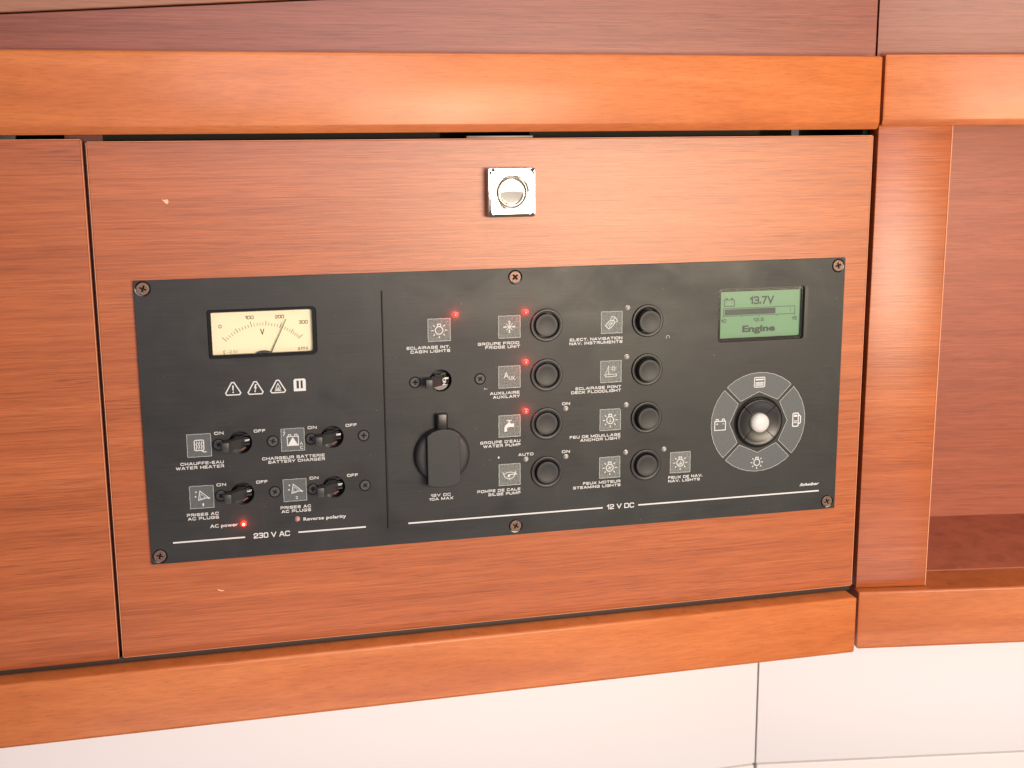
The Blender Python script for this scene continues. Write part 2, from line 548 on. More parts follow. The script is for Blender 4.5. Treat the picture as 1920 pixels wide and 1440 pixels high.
# engineering-style stroke letters (x right, y up, cap height 1); each letter: (width, strokes)
C_ = 0.14
def _o(wd):
    return [(C_, 0), (wd - C_, 0), (wd, C_), (wd, 1 - C_), (wd - C_, 1), (C_, 1), (0, 1 - C_), (0, C_), (C_, 0)]
GL = {
    'A': (1.15, [[(0, 0), (0.48, 1), (0.67, 1), (1.15, 0)], [(0.22, 0.32), (0.93, 0.32)]]),
    'B': (1.05, [[(0, 0.52), (0.92, 0.52), (1.05, 0.38), (1.05, C_), (0.92, 0), (0, 0), (0, 1), (0.88, 1), (1.0, 0.88), (1.0, 0.62), (0.92, 0.52)]]),
    'C': (1.05, [[(1.05, 0.16), (0.91, 0), (C_, 0), (0, C_), (0, 1 - C_), (C_, 1), (0.91, 1), (1.05, 0.84)]]),
    'D': (1.1, [[(0, 0), (0.9, 0), (1.1, 0.2), (1.1, 0.8), (0.9, 1), (0, 1), (0, 0)]]),
    'E': (0.95, [[(0.95, 0), (0, 0), (0, 1), (0.95, 1)], [(0, 0.51), (0.86, 0.51)]]),
    'F': (0.92, [[(0, 0), (0, 1), (0.92, 1)], [(0, 0.50), (0.82, 0.50)]]),
    'G': (1.1, [[(1.1, 0.86), (0.96, 1), (C_, 1), (0, 1 - C_), (0, C_), (C_, 0), (0.96, 0), (1.1, C_), (1.1, 0.46), (0.58, 0.46)]]),
    'H': (1.1, [[(0, 0), (0, 1)], [(1.1, 0), (1.1, 1)], [(0, 0.5), (1.1, 0.5)]]),
    'I': (0.0, [[(0, 0), (0, 1)]]),
    'J': (0.8, [[(0, 0.3), (0, C_), (C_, 0), (0.66, 0), (0.8, C_), (0.8, 1)]]),
    'K': (1.05, [[(0, 0), (0, 1)], [(0.98, 1), (0.18, 0.48), (1.05, 0)]]),
    'L': (0.88, [[(0, 1), (0, 0), (0.88, 0)]]),
    'M': (1.3, [[(0, 0), (0, 1), (0.65, 0.12), (1.3, 1), (1.3, 0)]]),
    'N': (1.1, [[(0, 0), (0, 1), (1.1, 0), (1.1, 1)]]),
    'O': (1.15, [_o(1.15)]),
    'P': (1.02, [[(0, 0), (0, 1), (0.88, 1), (1.02, 1 - C_), (1.02, 0.52), (0.88, 0.40), (0, 0.40)]]),
    'Q': (1.15, [_o(1.15), [(0.75, 0.25), (1.15, -0.05)]]),
    'R': (1.05, [[(0, 0), (0, 1), (0.9, 1), (1.03, 1 - C_), (1.03, 0.54), (0.9, 0.43), (0, 0.43)], [(0.72, 0.43), (1.05, 0)]]),
    'S': (1.0, [[(0, 0.14), (C_, 0), (0.86, 0), (1, C_), (1, 0.40), (0.86, 0.51), (C_, 0.51), (0, 0.62), (0, 1 - C_), (C_, 1), (0.86, 1), (1, 0.87)]]),
    'T': (1.02, [[(0, 1), (1.02, 1)], [(0.51, 0), (0.51, 1)]]),
    'U': (1.08, [[(0, 1), (0, C_), (C_, 0), (0.94, 0), (1.08, C_), (1.08, 1)]]),
    'V': (1.12, [[(0, 1), (0.56, 0.02), (1.12, 1)]]),
    'W': (1.6, [[(0, 1), (0.4, 0.02), (0.8, 0.95), (1.2, 0.02), (1.6, 1)]]),
    'X': (1.1, [[(0, 0), (1.1, 1)], [(0, 1), (1.1, 0)]]),
    'Y': (1.1, [[(0, 1), (0.55, 0.46), (1.1, 1)], [(0.55, 0), (0.55, 0.46)]]),
    '0': (0.95, [_o(0.95)]),
    '1': (0.42, [[(0, 0.70), (0.40, 1), (0.40, 0)]]),
    '2': (0.92, [[(0, 0.74), (0, 1 - C_), (C_, 1), (0.78, 1), (0.92, 1 - C_), (0.92, 0.6), (0.78, 0.48), (0.12, 0.32), (0, 0.2), (0, 0), (0.92, 0)]]),
    '3': (0.92, [[(0, 0.12), (C_, 0), (0.78, 0), (0.92, C_), (0.92, 0.38), (0.78, 0.51), (0.3, 0.51)], [(0.78, 0.51), (0.90, 0.62), (0.90, 1 - C_), (0.78, 1), (C_, 1), (0, 0.88)]]),
    '5': (0.92, [[(0, 0.22), (0, C_), (C_, 0), (0.78, 0), (0.92, C_), (0.92, 0.45), (0.78, 0.58), (0.02, 0.58), (0.06, 1), (0.86, 1)]]),
    '7': (0.88, [[(0, 1), (0.88, 1), (0.30, 0)]]),
    '.': (0.02, [[(0, 0), (0, 0.17)]]),
    '-': (0.45, [[(0, 0.46), (0.45, 0.46)]]),
    "'": (0.02, [[(0, 0.72), (0, 1.02)]]),
    ' ': (0.22, []),
}


def stroke_text(name, body, width, cap, weight=0.2, gap=0.36):
    """lettering drawn with pen strokes; left end of the baseline at the origin"""
    pen, items = 0.0, []
    for ch in body:
        gw, st = GL[ch]
        items.append((pen, st))
        pen += gw + gap
    total = pen - gap
    hw = weight * cap
    sx = (width - hw) / total if total > 0 else 1.0
    sy = cap - hw
    lines = []
    for x0, st in items:
        for s in st:
            pts = [(hw / 2 + (x0 + x) * sx, -(hw / 2 + y * sy)) for x, y in s]
            closed = pts[0] == pts[-1]
            if closed:
                pts = pts[:-1]
            else:      # square caps: run the pen half its width past the ends
                pts = [list(p) for p in pts]
                for a, b in ((0, 1), (-1, -2)):
                    dx, dy = pts[a][0] - pts[b][0], pts[a][1] - pts[b][1]
                    ln = math.hypot(dx, dy) or 1.0
                    pts[a] = [pts[a][0] + dx / ln * hw / 2, pts[a][1] + dy / ln * hw / 2]
            lines.append((pts, closed))
    return ribbon_mesh(name, lines, hw)


# ================================================================== the setting: walls of the cabin
TH = math.atan2(0.158, 0.987)                # the cabinet turns by this much at its inside corner
FD = Vector((math.cos(TH), -math.sin(TH), 0))      # along the turned front
FN = Vector((math.sin(TH), math.cos(TH), 0))       # into the wall there


def r(s, v, d, corner=(522.0, 2.0)):
    """mm on the turned front (s along, v down, d into the wall) to world"""
    return w(corner[0], v, corner[1]) + FD * (s / 1000.0) + FN * (d / 1000.0)


def rbox(name, s0, s1, v0, v1, d0, d1, mat, parent, bevel=0.0, seg=2, front_only=False, corner=(522.0, 2.0)):
    me = box_mesh(name, s1 - s0, d1 - d0, v1 - v0, bevel, seg, front_only)
    return put(name, me, mat, parent, r((s0 + s1) / 2, (v0 + v1) / 2, (d0 + d1) / 2, corner), (0, 0, -TH))


def structure(name, loc):
    o = put(name, None, None, None, loc)
    o['kind'] = 'structure'
    return o


wl = structure('wall_lower', w(522, 900, 170))
box('panel', -900, 522.2, 285, 492.5, 170, 182, M_WHITE, wl, 1.0)
box('panel', -900, 521.6, 493.4, 900, 169, 182, M_WHITE, wl, 2.0)
WC = (522.5, 170.0)
rbox('panel', 0.8, 900, 285, 492.5, 0, 12, M_WHITE, wl, 1.0, corner=WC)
rbox('panel', 1.2, 900, 493.4, 900, -1, 12, M_WHITE, wl, 2.0, corner=WC)
box('seam_backing', -900, 540, 285, 900, 183, 189, M_SEAM, wl)
rbox('seam_backing', 0, 900, 285, 900, 13, 19, M_SEAM, wl, corner=WC)

wu = structure('wall_upper', w(250, -130, 12))
# lower board ends along a sloping joint, the lining above it stands a little proud
slope = (-174.2 + 163.5) / (111.7 + 66.1)


def joint(u):
    return -163.5 + slope * (u + 66.1)


me = flat_mesh('panel', [[(-400, -100), (519.6, -100), (519.6, joint(519.6)), (-400, joint(-400))]], 12, 0.3)
put('panel', me, M_WALLW, wu, w(0, 0, 6))
me = flat_mesh('panel', [[(-400, joint(-400) - 0.9), (519.6, joint(519.6) - 0.9), (519.6, -520), (-400, -520)]], 14, 0.8)
put('panel', me, M_LINING, wu, w(0, 0, 2.5))
rbox('panel', 0.3, 620, -520, -100, 4, 16, M_WALLW, wu, 0.3, corner=(520, 2))
box('seam_backing', -400, 525, -520, -100, 19, 24, M_DARK, wu)

# ================================================================== cabinet frame
cab = thing('cabinet', 'built-in wooden cabinet frame with orange varnished rails and an open niche', 'cabinet', w(250, 306, 60))


def rail(name, length, depth, height, rt, rb):
    """varnished rail: profile in (n, v) with rounded front edges, ends slightly eased"""
    prof = [(depth, 0)]
    k = 4
    for i in range(k + 1):                    # eased upper edge
        a = math.pi / 2 * i / k
        prof.append((rt - rt * math.sin(a), rt - rt * math.cos(a)))
    dp = rb * 0.62                            # lower edge: a crisp chamfer with softened arrises
    for n_, v_ in ((0.0, -0.5), (0.07, -0.2), (0.25, 0.05), (dp - 0.25, rb - 0.35), (dp, rb)):
        prof.append((n_, height - rb + v_))
    prof.append((depth, height))
    bm = bmesh.new()
    cuts = [(0.0, 0.9), (1.2, 0.0), (length - 1.2, 0.0), (length, 0.9)]
    rows = []
    for x, ins in cuts:
        row = []
        for n_, v_ in prof:
            vv = min(max(v_, ins), height - ins)
            nn = max(n_, ins) if n_ < depth else n_
            row.append(bm.verts.new(((x - length / 2) / 1000, nn / 1000, (height / 2 - vv) / 1000)))
        rows.append(row)
    for A, B in zip(rows, rows[1:]):
        for i in range(len(A)):
            j = (i + 1) % len(A)
            bm.faces.new((A[i], A[j], B[j], B[i]))
    bm.faces.new(rows[0])
    bm.faces.new(rows[-1])
    return from_bm(bm, name, angle=40)


L0 = -420.0
put('top_rail', rail('top_rail', 516 - L0, 21, 50.5, 2.6, 4.8), M_RAIL, cab, w((516 + L0) / 2, -142.2 + 25.25, -11))
put('bottom_rail', rail('bottom_rail', 516.5 - L0, 44, 44.6, 2.2, 1.4), M_RAIL, cab, w((516.5 + L0) / 2, 260.0 + 22.3, -11))
put('top_rail', rail('top_rail', 560, 17, 50.0, 2.6, 4.2), M_RAIL, cab, r(0.6 + 280, -144 + 25, -8), (0, 0, -TH))
put('bottom_rail', rail('bottom_rail', 560, 40, 46.5, 2.2, 1.4), M_RAIL, cab, r(0.6 + 280, 258.0 + 23.25, -8), (0, 0, -TH))
rbox('stile', 0.6, 55.6, -96, 257.4, 0, 18, M_DOOR, cab, 0.7, 2)
rbox('stile_edge', 55.65, 56.3, -95.5, 257.2, 0.3, 18, M_EDGE, cab)
rbox('niche_back', 18, 560, -150, 262, 172, 180, M_NICHE, cab)
rbox('niche_floor', 18, 560, 257.2, 265, 33, 171, M_NICHE, cab)
rbox('niche_ceiling', 18, 560, -108, -100, 12, 171, M_NICHE, cab)
rbox('niche_side', 18.2, 36, -99.8, 257, 18.4, 171, M_NICHE, cab)
rbox('niche_side', 545, 560, -99.8, 257, 18.4, 171, M_NICHE, cab)
# closed locker behind the doors
box('carcass_back', L0, 512, -113, 262, 120, 128, M_DARK, cab)
box('carcass_side', 522.5, 534, -113, 258, 24, 128, M_DARK, cab)
box('carcass_top', L0, 521, -112, -104, 11, 119, M_DARK, cab)
box('carcass_floor', L0, 514, 262, 268, 35, 119, M_RAIL, cab)
box('underside_board', L0, 514, 297, 303, 34, 168, M_RAIL, cab)
box('divider', -37, -14, -101, 258, 22, 118, M_WALLW, cab)
box('inner_lip', -14, 205, -103.5, -88.0, 24, 30, M_LIP, cab)
box('inner_lip', 268, 440, -103.5, -88.0, 24, 30, M_LIP, cab)
box('door_seal', L0, 519, 255.6, 259.9, 5.0, 14, M_RUBBER, cab, 0.8)
box('hinge', -95, -66, -92, -70, 20.5, 26, M_STEEL, cab, 0.6)

# ================================================================== locker doors
door = thing('locker_door', 'wide reddish wood locker door with chrome latch, carrying the black switch panel', 'door', w(248, 255.2, 11))
put('board', flat_mesh('board', [[(-270.4, -170.8), (270.4, -170.8), (270.4, 170.8), (-270.4, 170.8)], [(-234, -69), (238, -69), (238, 90), (-234, 90)]], 18, 0.4), M_DOOR, door, w(248, 83.8, 2))
for a, b2, c, d in ((-22.9, -22.45, -86.8, 254.4), (518.45, 518.9, -86.8, 254.4)):
    box('edge_banding', a, b2, c, d, 2.2, 20, M_EDGE, door)
box('edge_banding', -22.2, 518.2, -87.45, -87.02, 2.2, 20, M_EDGE, door)
box('edge_banding', -22.2, 518.2, 254.62, 255.0, 2.2, 20, M_EDGE, door)
chip = flat_mesh('paint_chip', [[(-2.3, -1.2), (-0.4, -0.9), (1.2, -1.3), (1.9, -0.2), (1.7, 1.2), (0.8, 1.7), (-0.3, 0.9), (-1.0, -0.1)]], 0.15)
put('paint_chip', chip, M_CHIP, door, w(22.9, -49.8, 1.8))
chip = flat_mesh('paint_chip', [[(-2.4, -0.9), (-0.4, -0.1), (1.4, 0.3), (2.4, 0.1), (1.2, 0.9), (-0.6, 0.6), (-2.2, -0.3)]], 0.12)
put('paint_chip', chip, M_CHIP, door, w(44, 213, 1.85))

# square chrome push latch


def latch_mesh():
    bm = bmesh.new()
    k = 96

    def sq(h, n):
        out = []
        for i in range(k):
            a = 2 * math.pi * i / k
            ca, sa = math.cos(a), math.sin(a)
            q = (abs(ca) ** 44 + abs(sa) ** 44) ** (-1 / 44)
            out.append(bm.verts.new((h * q * ca / 1000, n / 1000, h * 1.012 * q * sa / 1000)))
        return out

    def ci(rad, n):
        return [bm.verts.new((rad * math.cos(2 * math.pi * i / k) / 1000, n / 1000, rad * math.sin(2 * math.pi * i / k) / 1000)) for i in range(k)]
    rows = [sq(16.2, 7.5), sq(16.2, 0.9), sq(15.9, 0.5), sq(14.2, 0.22), sq(13.9, 0.0), ci(11.2, 0.0), ci(10.7, 0.12), ci(10.4, 0.6), ci(10.3, 5.0)]
    for A, B in zip(rows, rows[1:]):
        for i in range(k):
            bm.faces.new((A[i], A[(i + 1) % k], B[(i + 1) % k], B[i]))
    return from_bm(bm, 'latch', angle=25)


pl = latch_mesh()
latch = put('latch', pl, M_CHROME, door, w(248.0, -51.6, -6.0))
put('latch_base', lathe_mesh('latch_base', [(0, 0), (12, 0), (12, 3), (0, 3)]), M_STEEL, latch, w(248, -51.6, -1.0))
bt = lathe_mesh('latch_button', [(0, 0), (1, 0), (2, 0), (3, 0), (4, 0), (5, 0), (6, 0), (7, 0), (7.8, 0.0), (8.5, -0.1), (9.1, 0.15), (9.4, 0.6), (9.4, 4.5)], 64, angle=70)
for v_ in bt.vertices:                       # lower half dished, a shape added so that it reflects greyer
    d_ = -v_.co.z * 1000.0 + 0.7 + 0.6 * math.cos(v_.co.x * 1000.0 / 4.0)
    if d_ > 0 and math.hypot(v_.co.x, v_.co.z) < 0.0083:
        v_.co.y += (0.24 * d_ - 0.004 * d_ * d_) / 1000.0
put('latch_button', bt, M_SATIN, latch, w(248.0, -51.6, -5.4))
box('catch_plate', 219.6, 265.6, -89.3, -87.6, 5, 30, M_STEEL, door, 0.3)

door2 = thing('locker_door', 'plain reddish wood door across the thin dark gap from the panel door', 'door', w(-160, 256, 11))
box('board', -420, -25.9, -88.6, 255.6, 2, 20, M_DOOR, door2, 0.5, 1)
box('edge_banding', -25.85, -25.4, -88.3, 255.2, 2.2, 20, M_EDGE, door2)
box('edge_banding', -419, -26, -89.05, -88.62, 2.2, 20, M_EDGE, door2)

# ================================================================== switch panel
panel = thing('switch_panel', 'black metal boat switch panel with cream voltmeter, breakers, round buttons and green display', 'switch panel', w(250, 190.5, 1))

ROWS = (40.2, 75.4, 110.4, 145.6)
SCREWS = [(5.6, 5.3), (251.2, 6.0), (494.4, 5.7), (493.6, 184.6), (250.4, 184.0), (5.4, 184.8)]
BREAK = [(61.7, ROWS[2], 'AC'), (122.7, ROWS[2], 'AC'), (61.5, ROWS[3], 'AC'), (122.6, ROWS[3], 'AC'), (198.0, ROWS[1], 'DC')]
BTN = [(273.3, v, 273.3) for v in ROWS] + [(347.6, v, 347.6) for v in ROWS]
holes = [rrect(44.4, 115.0, 20.7, 53.0, (1.6, 3.2, 3.2, 1.6)), rrect(401.4, 468.6, 19.5, 58.5, 2.2)]
holes += [circ(a, c, 5.0, 28) for a, c in SCREWS]
holes += [circ(a, c, 7.7, 40) for a, c, _ in BREAK]
holes += [circ(197.8, 128.6, 17.0, 40)]
holes += [circ(a, c, 9.6, 40) for a, c, _ in BTN]
plate = put('faceplate', flat_mesh('faceplate', [rrect(0, 500, 0, 190.4, 0.6)] + holes, 1.9, 0.15), M_PLATE, panel, w(0, 0, 0))
box('backing_plate', 10, 490, 12, 178, 16.0, 17.5, M_GLOSS, panel)   # dark inside seen through the cut-outs

# printed ridge between the mains and battery halves
box('divider_ridge', 158.5, 159.3, 12.0, 178, -0.35, 0.1, M_GROOVE, panel, 0.1, 1)
box('divider_ridge', 159.7, 160.4, 12.0, 178, -0.25, 0.1, M_RING, panel, 0.1, 1)


def cross_loop(rad, wd, rot):
    pts = []
    for q in range(4):
        a = math.radians(90 * q + rot)
        ca, sa = math.cos(a), math.sin(a)
        for x, y in ((wd, wd), (wd * 0.8, rad)):
            pts.append((x * ca - y * sa, x * sa + y * ca))
        x, y = -wd * 0.8, rad
        pts.append((x * ca - y * sa, x * sa + y * ca))
    # order the outline by angle
    pts.sort(key=lambda p: math.atan2(p[1], p[0]))
    return pts


def screw(u, v, n, rad, mat, parent, rot):
    me_ = flat_mesh('screw', [circ(0, 0, rad, 28), cross_loop(rad * 0.52, rad * 0.13, rot)], 1.2, 0.3, 2)
    s = put('screw', me_, mat, parent, w(u, v, n))
    if parent == panel:
        put('cross_recess', lathe_mesh('cross_recess', [(0, 0), (rad * 0.8, 0), (rad * 0.8, 0.2)], 20), M_GROOVE, s, w(u, v, n + 0.8))
        put('washer', lathe_mesh('washer', [(rad * 0.8, 1.3), (rad + 0.9, 0.9), (rad + 0.9, 2.2)], 28), M_GLOSS, s, w(u, v, n))
    return s


for i, (a, c) in enumerate(SCREWS):
    screw(a, c, -0.25, 4.1, M_SCREW, panel, (20, 48, 75, 66, 30, 12)[i])

# ---- voltmeter
vm = put('voltmeter', flat_mesh('voltmeter', [rrect(44.5, 114.9, 20.8, 52.9, (1.6, 3.2, 3.2, 1.6)),
                                              rrect(47.1, 112.3, 22.6, 50.6, (0.6, 1.6, 1.4, 0.6))], 4.0, 0.3), M_GLOSS, panel, w(0, 0, -0.2))
box('dial', 45.5, 114, 21.5, 52.2, 2.6, 3.4, M_DIAL, vm)


def lag(xs, ys, x):
    # smooth curve through the given points
    for i in range(len(xs) - 1):
        if xs[i] <= x <= xs[i + 1]:
            break
    i0 = max(0, min(i - 1, len(xs) - 4))
    tot = 0
    for j in range(i0, i0 + 4):
        t_ = ys[j]
        for q in range(i0, i0 + 4):
            if q != j:
                t_ *= (x - xs[q]) / (xs[j] - xs[q])
        tot += t_
    return tot


PC, PV = (79.6, 61.2), 0
vals = [0, 50, 100, 150, 200, 250, 300]
angs = [222.0, 239.5, 257.5, 274.5, 291.5, 306.5, 318.5]
strokes = []
for val in list(range(0, 301, 10)):
    a = math.radians(lag(vals, angs, val))
    r0 = 29.2
    r1 = r0 + (3.9 if val % 100 == 0 else 3.2 if val % 50 == 0 else 2.2)
    ex = 1.14 if val < 60 else 1.0
    strokes.append(([(PC[0] + r0 * 1.06 * math.cos(a), PC[1] + r0 * 0.98 * math.sin(a)),
                     (PC[0] + r1 * 1.06 * math.cos(a), PC[1] + r1 * 0.98 * math.sin(a))], False, 0.28 if val % 50 else 0.36))
put('scale_ticks', ribbon_mesh('scale_ticks', strokes, 0.3), M_INK, vm, w(0, 0, 2.5))
for s_, a, c, wd, hh in (('0', 52.6, 33.2, 1.9, 2.3), ('100', 71.7, 28.0, 5.4, 2.3), ('200', 91.2, 28.2, 5.8, 2.3),
                         ('300', 106.6, 32.4, 5.8, 2.3), ('V', 79.6, 38.6, 2.7, 3.9)):
    put('numeral', stroke_text('numeral', s_, wd, hh, 0.16), M_INK, vm, w(a - wd / 2, c, 2.5))
put('maker_mark', text_mesh('maker_mark', 'ams', 6.6, 2.9, -0.005, spacing=1.15), M_INK, vm, w(102.4, 49.9, 2.5))
put('class_mark', text_mesh('class_mark', '~2.5', 5.6, 1.9, -0.01), M_INK, vm, w(56.0, 50.1, 2.5))
put('class_mark', ribbon_mesh('class_mark', [([(1.2, -1.7), (0.2, -1.7), (0.2, 0.2), (1.2, 0.2)], False), ([(8.6, -1.7), (8.6, 0.1)], False)], 0.3), M_INK, vm, w(54.0, 50.0, 2.5))
nd_a, nd_b = Vector((84.5, 51.2)), Vector((95.4, 28.6))
dd = (nd_b - nd_a).normalized()
pp = Vector((-dd.y, dd.x))
lp = [tuple(nd_a + pp * 0.34), tuple(nd_b + pp * 0.16), tuple(nd_b - pp * 0.16), tuple(nd_a - pp * 0.34)]
put('needle', flat_mesh('needle', [lp], 0.25), M_NEEDLE, vm, w(0, 0, 1.1))
hump = [(74.6 + 11.0 * i / 14, 50.75 - 1.7 * math.sin(math.pi * i / 14) ** 0.6) for i in range(15)]
put('needle_cover', flat_mesh('needle_cover', [[(74.6, 51.6)] + hump + [(85.6, 51.6)]], 1.6, 0.1), M_NEEDLE, vm, w(0, 0, 0.9))
box('cover_glass', 46.0, 113.6, 21.8, 51.8, 0.45, 0.6, M_GLASS, vm)

# ---- green display
ds = put('display', flat_mesh('display', [rrect(400.6, 471.2, 18.8, 59.2, 2.6), rrect(404.0, 467.2, 22.2, 56.2, 0.8)], 2.6, 0.2), M_GLOSS, panel, w(0, 0, 1.95))
box('screen', 402.5, 468.8, 20.8, 57.6, 4.2, 4.8, M_LCD, ds)
put('chamfer', flat_mesh('chamfer', [rrect(468.7, 471.2, 20.2, 58.2, (0, 1.5, 1.5, 0))], 0.25), M_BLACK, ds, w(0, 0, -0.26))
for s_, a0, a1, base, hh, bo in (('13.7V', 427.3, 446.2, 32.3, 5.9, 0.012), ('10', 405.3, 409.4, 44.9, 2.5, 0.02), ('12.5', 430.6, 438.9, 44.9, 2.7, 0.02),
                                 ('15', 461.0, 465.0, 44.9, 2.5, 0.02), ('Engine', 422.0, 447.9, 52.2, 4.4, 0.045)):
    put('readout', text_mesh('readout', s_, a1 - a0, hh, bo) if s_ == 'Engine' else stroke_text('readout', s_, a1 - a0, hh, 0.19, 0.42), M_LCDINK, ds, w(a0, base, 4.1))
bar = [([(407.0, 34.6), (463.1, 34.6), (463.1, 40.2), (407.0, 40.2)], True)]
bar += [([(x, 40.3), (x, 41.4)], False) for x in (407.0, 421.0, 435.0, 449.1, 463.1)]
bar += [([(459.6, 35.8), (459.6, 38.6)], False, 0.3)]
put('bar_gauge', ribbon_mesh('bar_gauge', bar, 0.42, [[(408.0, 35.3), (447.7, 35.3), (447.7, 39.5), (408.0, 39.5)]]), M_LCDINK, ds, w(0, 0, 4.1))
bat = [([(407.5, 28.4), (415.3, 28.4), (415.3, 33.0), (407.5, 33.0)], True), ([(408.7, 28.4), (408.7, 27.3), (409.9, 27.3), (409.9, 28.4)], False),
       ([(412.8, 28.4), (412.8, 27.3), (414.0, 27.3), (414.0, 28.4)], False), ([(408.6, 30.0), (409.8, 30.0)], False, 0.3), ([(413.0, 30.0), (414.2, 30.0)], False, 0.3)]
put('battery_symbol', ribbon_mesh('battery_symbol', bat, 0.55), M_LCDINK, ds, w(0, 0, 4.1))
box('cover_glass', 402.5, 468.6, 20.6, 57.6, 1.2, 1.4, M_GLASS, ds)

# ---- four-way keypad
KC = (435.0, 119.3)


def key_segment(rot):
    pts = []
    h = 45.0 - 2.2
    for i in range(25):
        a = math.radians(-90 - h + 2 * h * i / 24)
        wob = 0.12 * math.sin(i * 2.3 + rot)
        pts.append(((37.2 + wob) * math.cos(a), (37.2 + wob) * math.sin(a)))
    pts += [(14.6, -16.4), (0.0, -23.0), (-14.6, -16.4)]
    ca, sa = math.cos(math.radians(rot)), math.sin(math.radians(rot))
    return [(x * ca - y * sa, x * sa + y * ca) for x, y in pts]


kp = put('keypad', lathe_mesh('keypad', [(17.9, -0.1), (18.6, -0.35), (19.3, -0.1), (19.3, 0.3)], 64), M_GROOVE, panel, w(*KC, 0))
put('key_well', lathe_mesh('key_well', [(0, -0.02), (18.2, -0.02), (18.2, 0.2)], 48), M_GLOSS, kp, w(*KC, -0.08))


def bulb(cx, cy, s, inner=None):
    """lamp pictogram with rays"""
    st = [(circ(cx, cy, 2.5 * s, 20), True), ([(cx - 1.0 * s, cy - 2.3 * s), (cx - 1.0 * s, cy - 4.1 * s), (cx + 1.0 * s, cy - 4.1 * s), (cx + 1.0 * s, cy - 2.3 * s)], False)]
    for a in (0, 42, 90, 138, 180, 222, 318):
        ca, sa = math.cos(math.radians(a)), math.sin(math.radians(a))
        st.append(([(cx + 3.7 * s * ca, cy + 3.7 * s * sa), (cx + 5.2 * s * ca, cy + 5.2 * s * sa)], False))
    if inner == 'anchor':
        st += [([(cx, cy - 1.4 * s), (cx, cy + 1.2 * s)], False, 0.25), ([(cx - 1.0 * s, cy + 0.6 * s), (cx, cy + 1.3 * s), (cx + 1.0 * s, cy + 0.6 * s)], False, 0.25)]
    if inner == 'prop':
        for q in range(4):
            a = math.radians(45 + 90 * q)
            st.append(([(cx + 0.2 * s * math.cos(a), cy + 0.2 * s * math.sin(a)), (cx + 1.5 * s * math.cos(a + 0.35), cy + 1.5 * s * math.sin(a + 0.35))], False, 0.45))
    if inner == 'sail':
        st += [([(cx, cy - 1.5 * s), (cx + 1.0 * s, cy + 0.5 * s), (cx, cy + 0.5 * s)], True, 0.25), ([(cx - 1.3 * s, cy + 1.0 * s), (cx + 1.3 * s, cy + 1.0 * s)], False, 0.5)]
    return st


for rot in (0, 90, 180, 270):
    lp = key_segment(rot)
    sg = put('key_label', flat_mesh('key_label', [lp], 0.25), M_KEYFILM, kp, w(*KC, -0.28))
    put('key_label_rim', ribbon_mesh('key_label_rim', [(lp, True)], 0.45), M_FILMEDGE, kp, w(*KC, -0.34))
ic = [(rrect(-4.1, 4.1, -33.6, -26.4, 0.9), True), ([(-3.2, -32.0), (3.2, -32.0)], False, 1.0)]
zz = [(-3.2 + 0.58 * i, -29.6 + (0.7 if i % 2 else -0.5)) for i in range(12)]
ic += [(zz, False, 0.45), ([(a, c + 1.6) for a, c in zz[::-1]], False, 0.4)]
put('tank_symbol', ribbon_mesh('tank_symbol', ic, 0.6), M_PRINT, kp, w(*KC, -0.36))
ic = [(rrect(27.6, 32.0, -5.0, 5.0, 0.7), True, 0.8), ([(28.5, -3.0), (31.1, -3.0)], False, 1.6), ([(28.5, 0.9), (31.1, 0.9)], False, 0.6),
      ([(28.5, 2.2), (31.1, 2.2)], False, 0.6), ([(32.4, -3.6), (33.8, -2.4), (33.8, 2.2), (32.6, 3.4)], False, 0.8)]
put('fuel_symbol', ribbon_mesh('fuel_symbol', ic, 0.7), M_PRINT, kp, w(*KC, -0.36))
put('lamp_symbol', ribbon_mesh('lamp_symbol', bulb(-0.2, 30.6, 0.95), 0.6), M_PRINT, kp, w(*KC, -0.36))
ic = [([(-34.4, -2.4), (-26.0, -2.4), (-26.0, 4.2), (-34.4, 4.2)], True), ([(-33.4, -2.4), (-33.4, -4.0), (-31.8, -4.0), (-31.8, -2.4)], False),
      ([(-28.6, -2.4), (-28.6, -4.0), (-27.0, -4.0), (-27.0, -2.4)], False), ([(-33.3, -0.4), (-31.7, -0.4)], False, 0.35), ([(-32.5, -1.2), (-32.5, 0.4)], False, 0.35),
      ([(-28.6, -0.4), (-27.0, -0.4)], False, 0.35)]
put('battery_symbol', ribbon_mesh('battery_symbol', ic, 0.6), M_PRINT, kp, w(*KC, -0.36))
for q in range(4):
    a0 = 45 + 90 * q + 1.2
    sec = lathe_mesh('arrow_key', [(6.6, 0.2), (6.6, -0.9), (9.0, -1.0), (12.0, -1.4), (14.6, -2.1), (16.2, -2.7), (17.0, -2.6), (17.5, -1.8), (17.5, 0.2)], 20, a0, a0 + 87.6, angle=50)
    put('arrow_key', sec, M_BLACK, kp, w(*KC, -0.2))
ball = lathe_mesh('centre_key', [(7.2, 0.0), (7.2, -2.6), (6.9, -3.7), (6.0, -4.8), (4.2, -5.7), (2.2, -6.1), (0, -6.2)], 40, angle=60)
put('centre_key', ball, M_BALL, kp, w(*KC, -0.4))

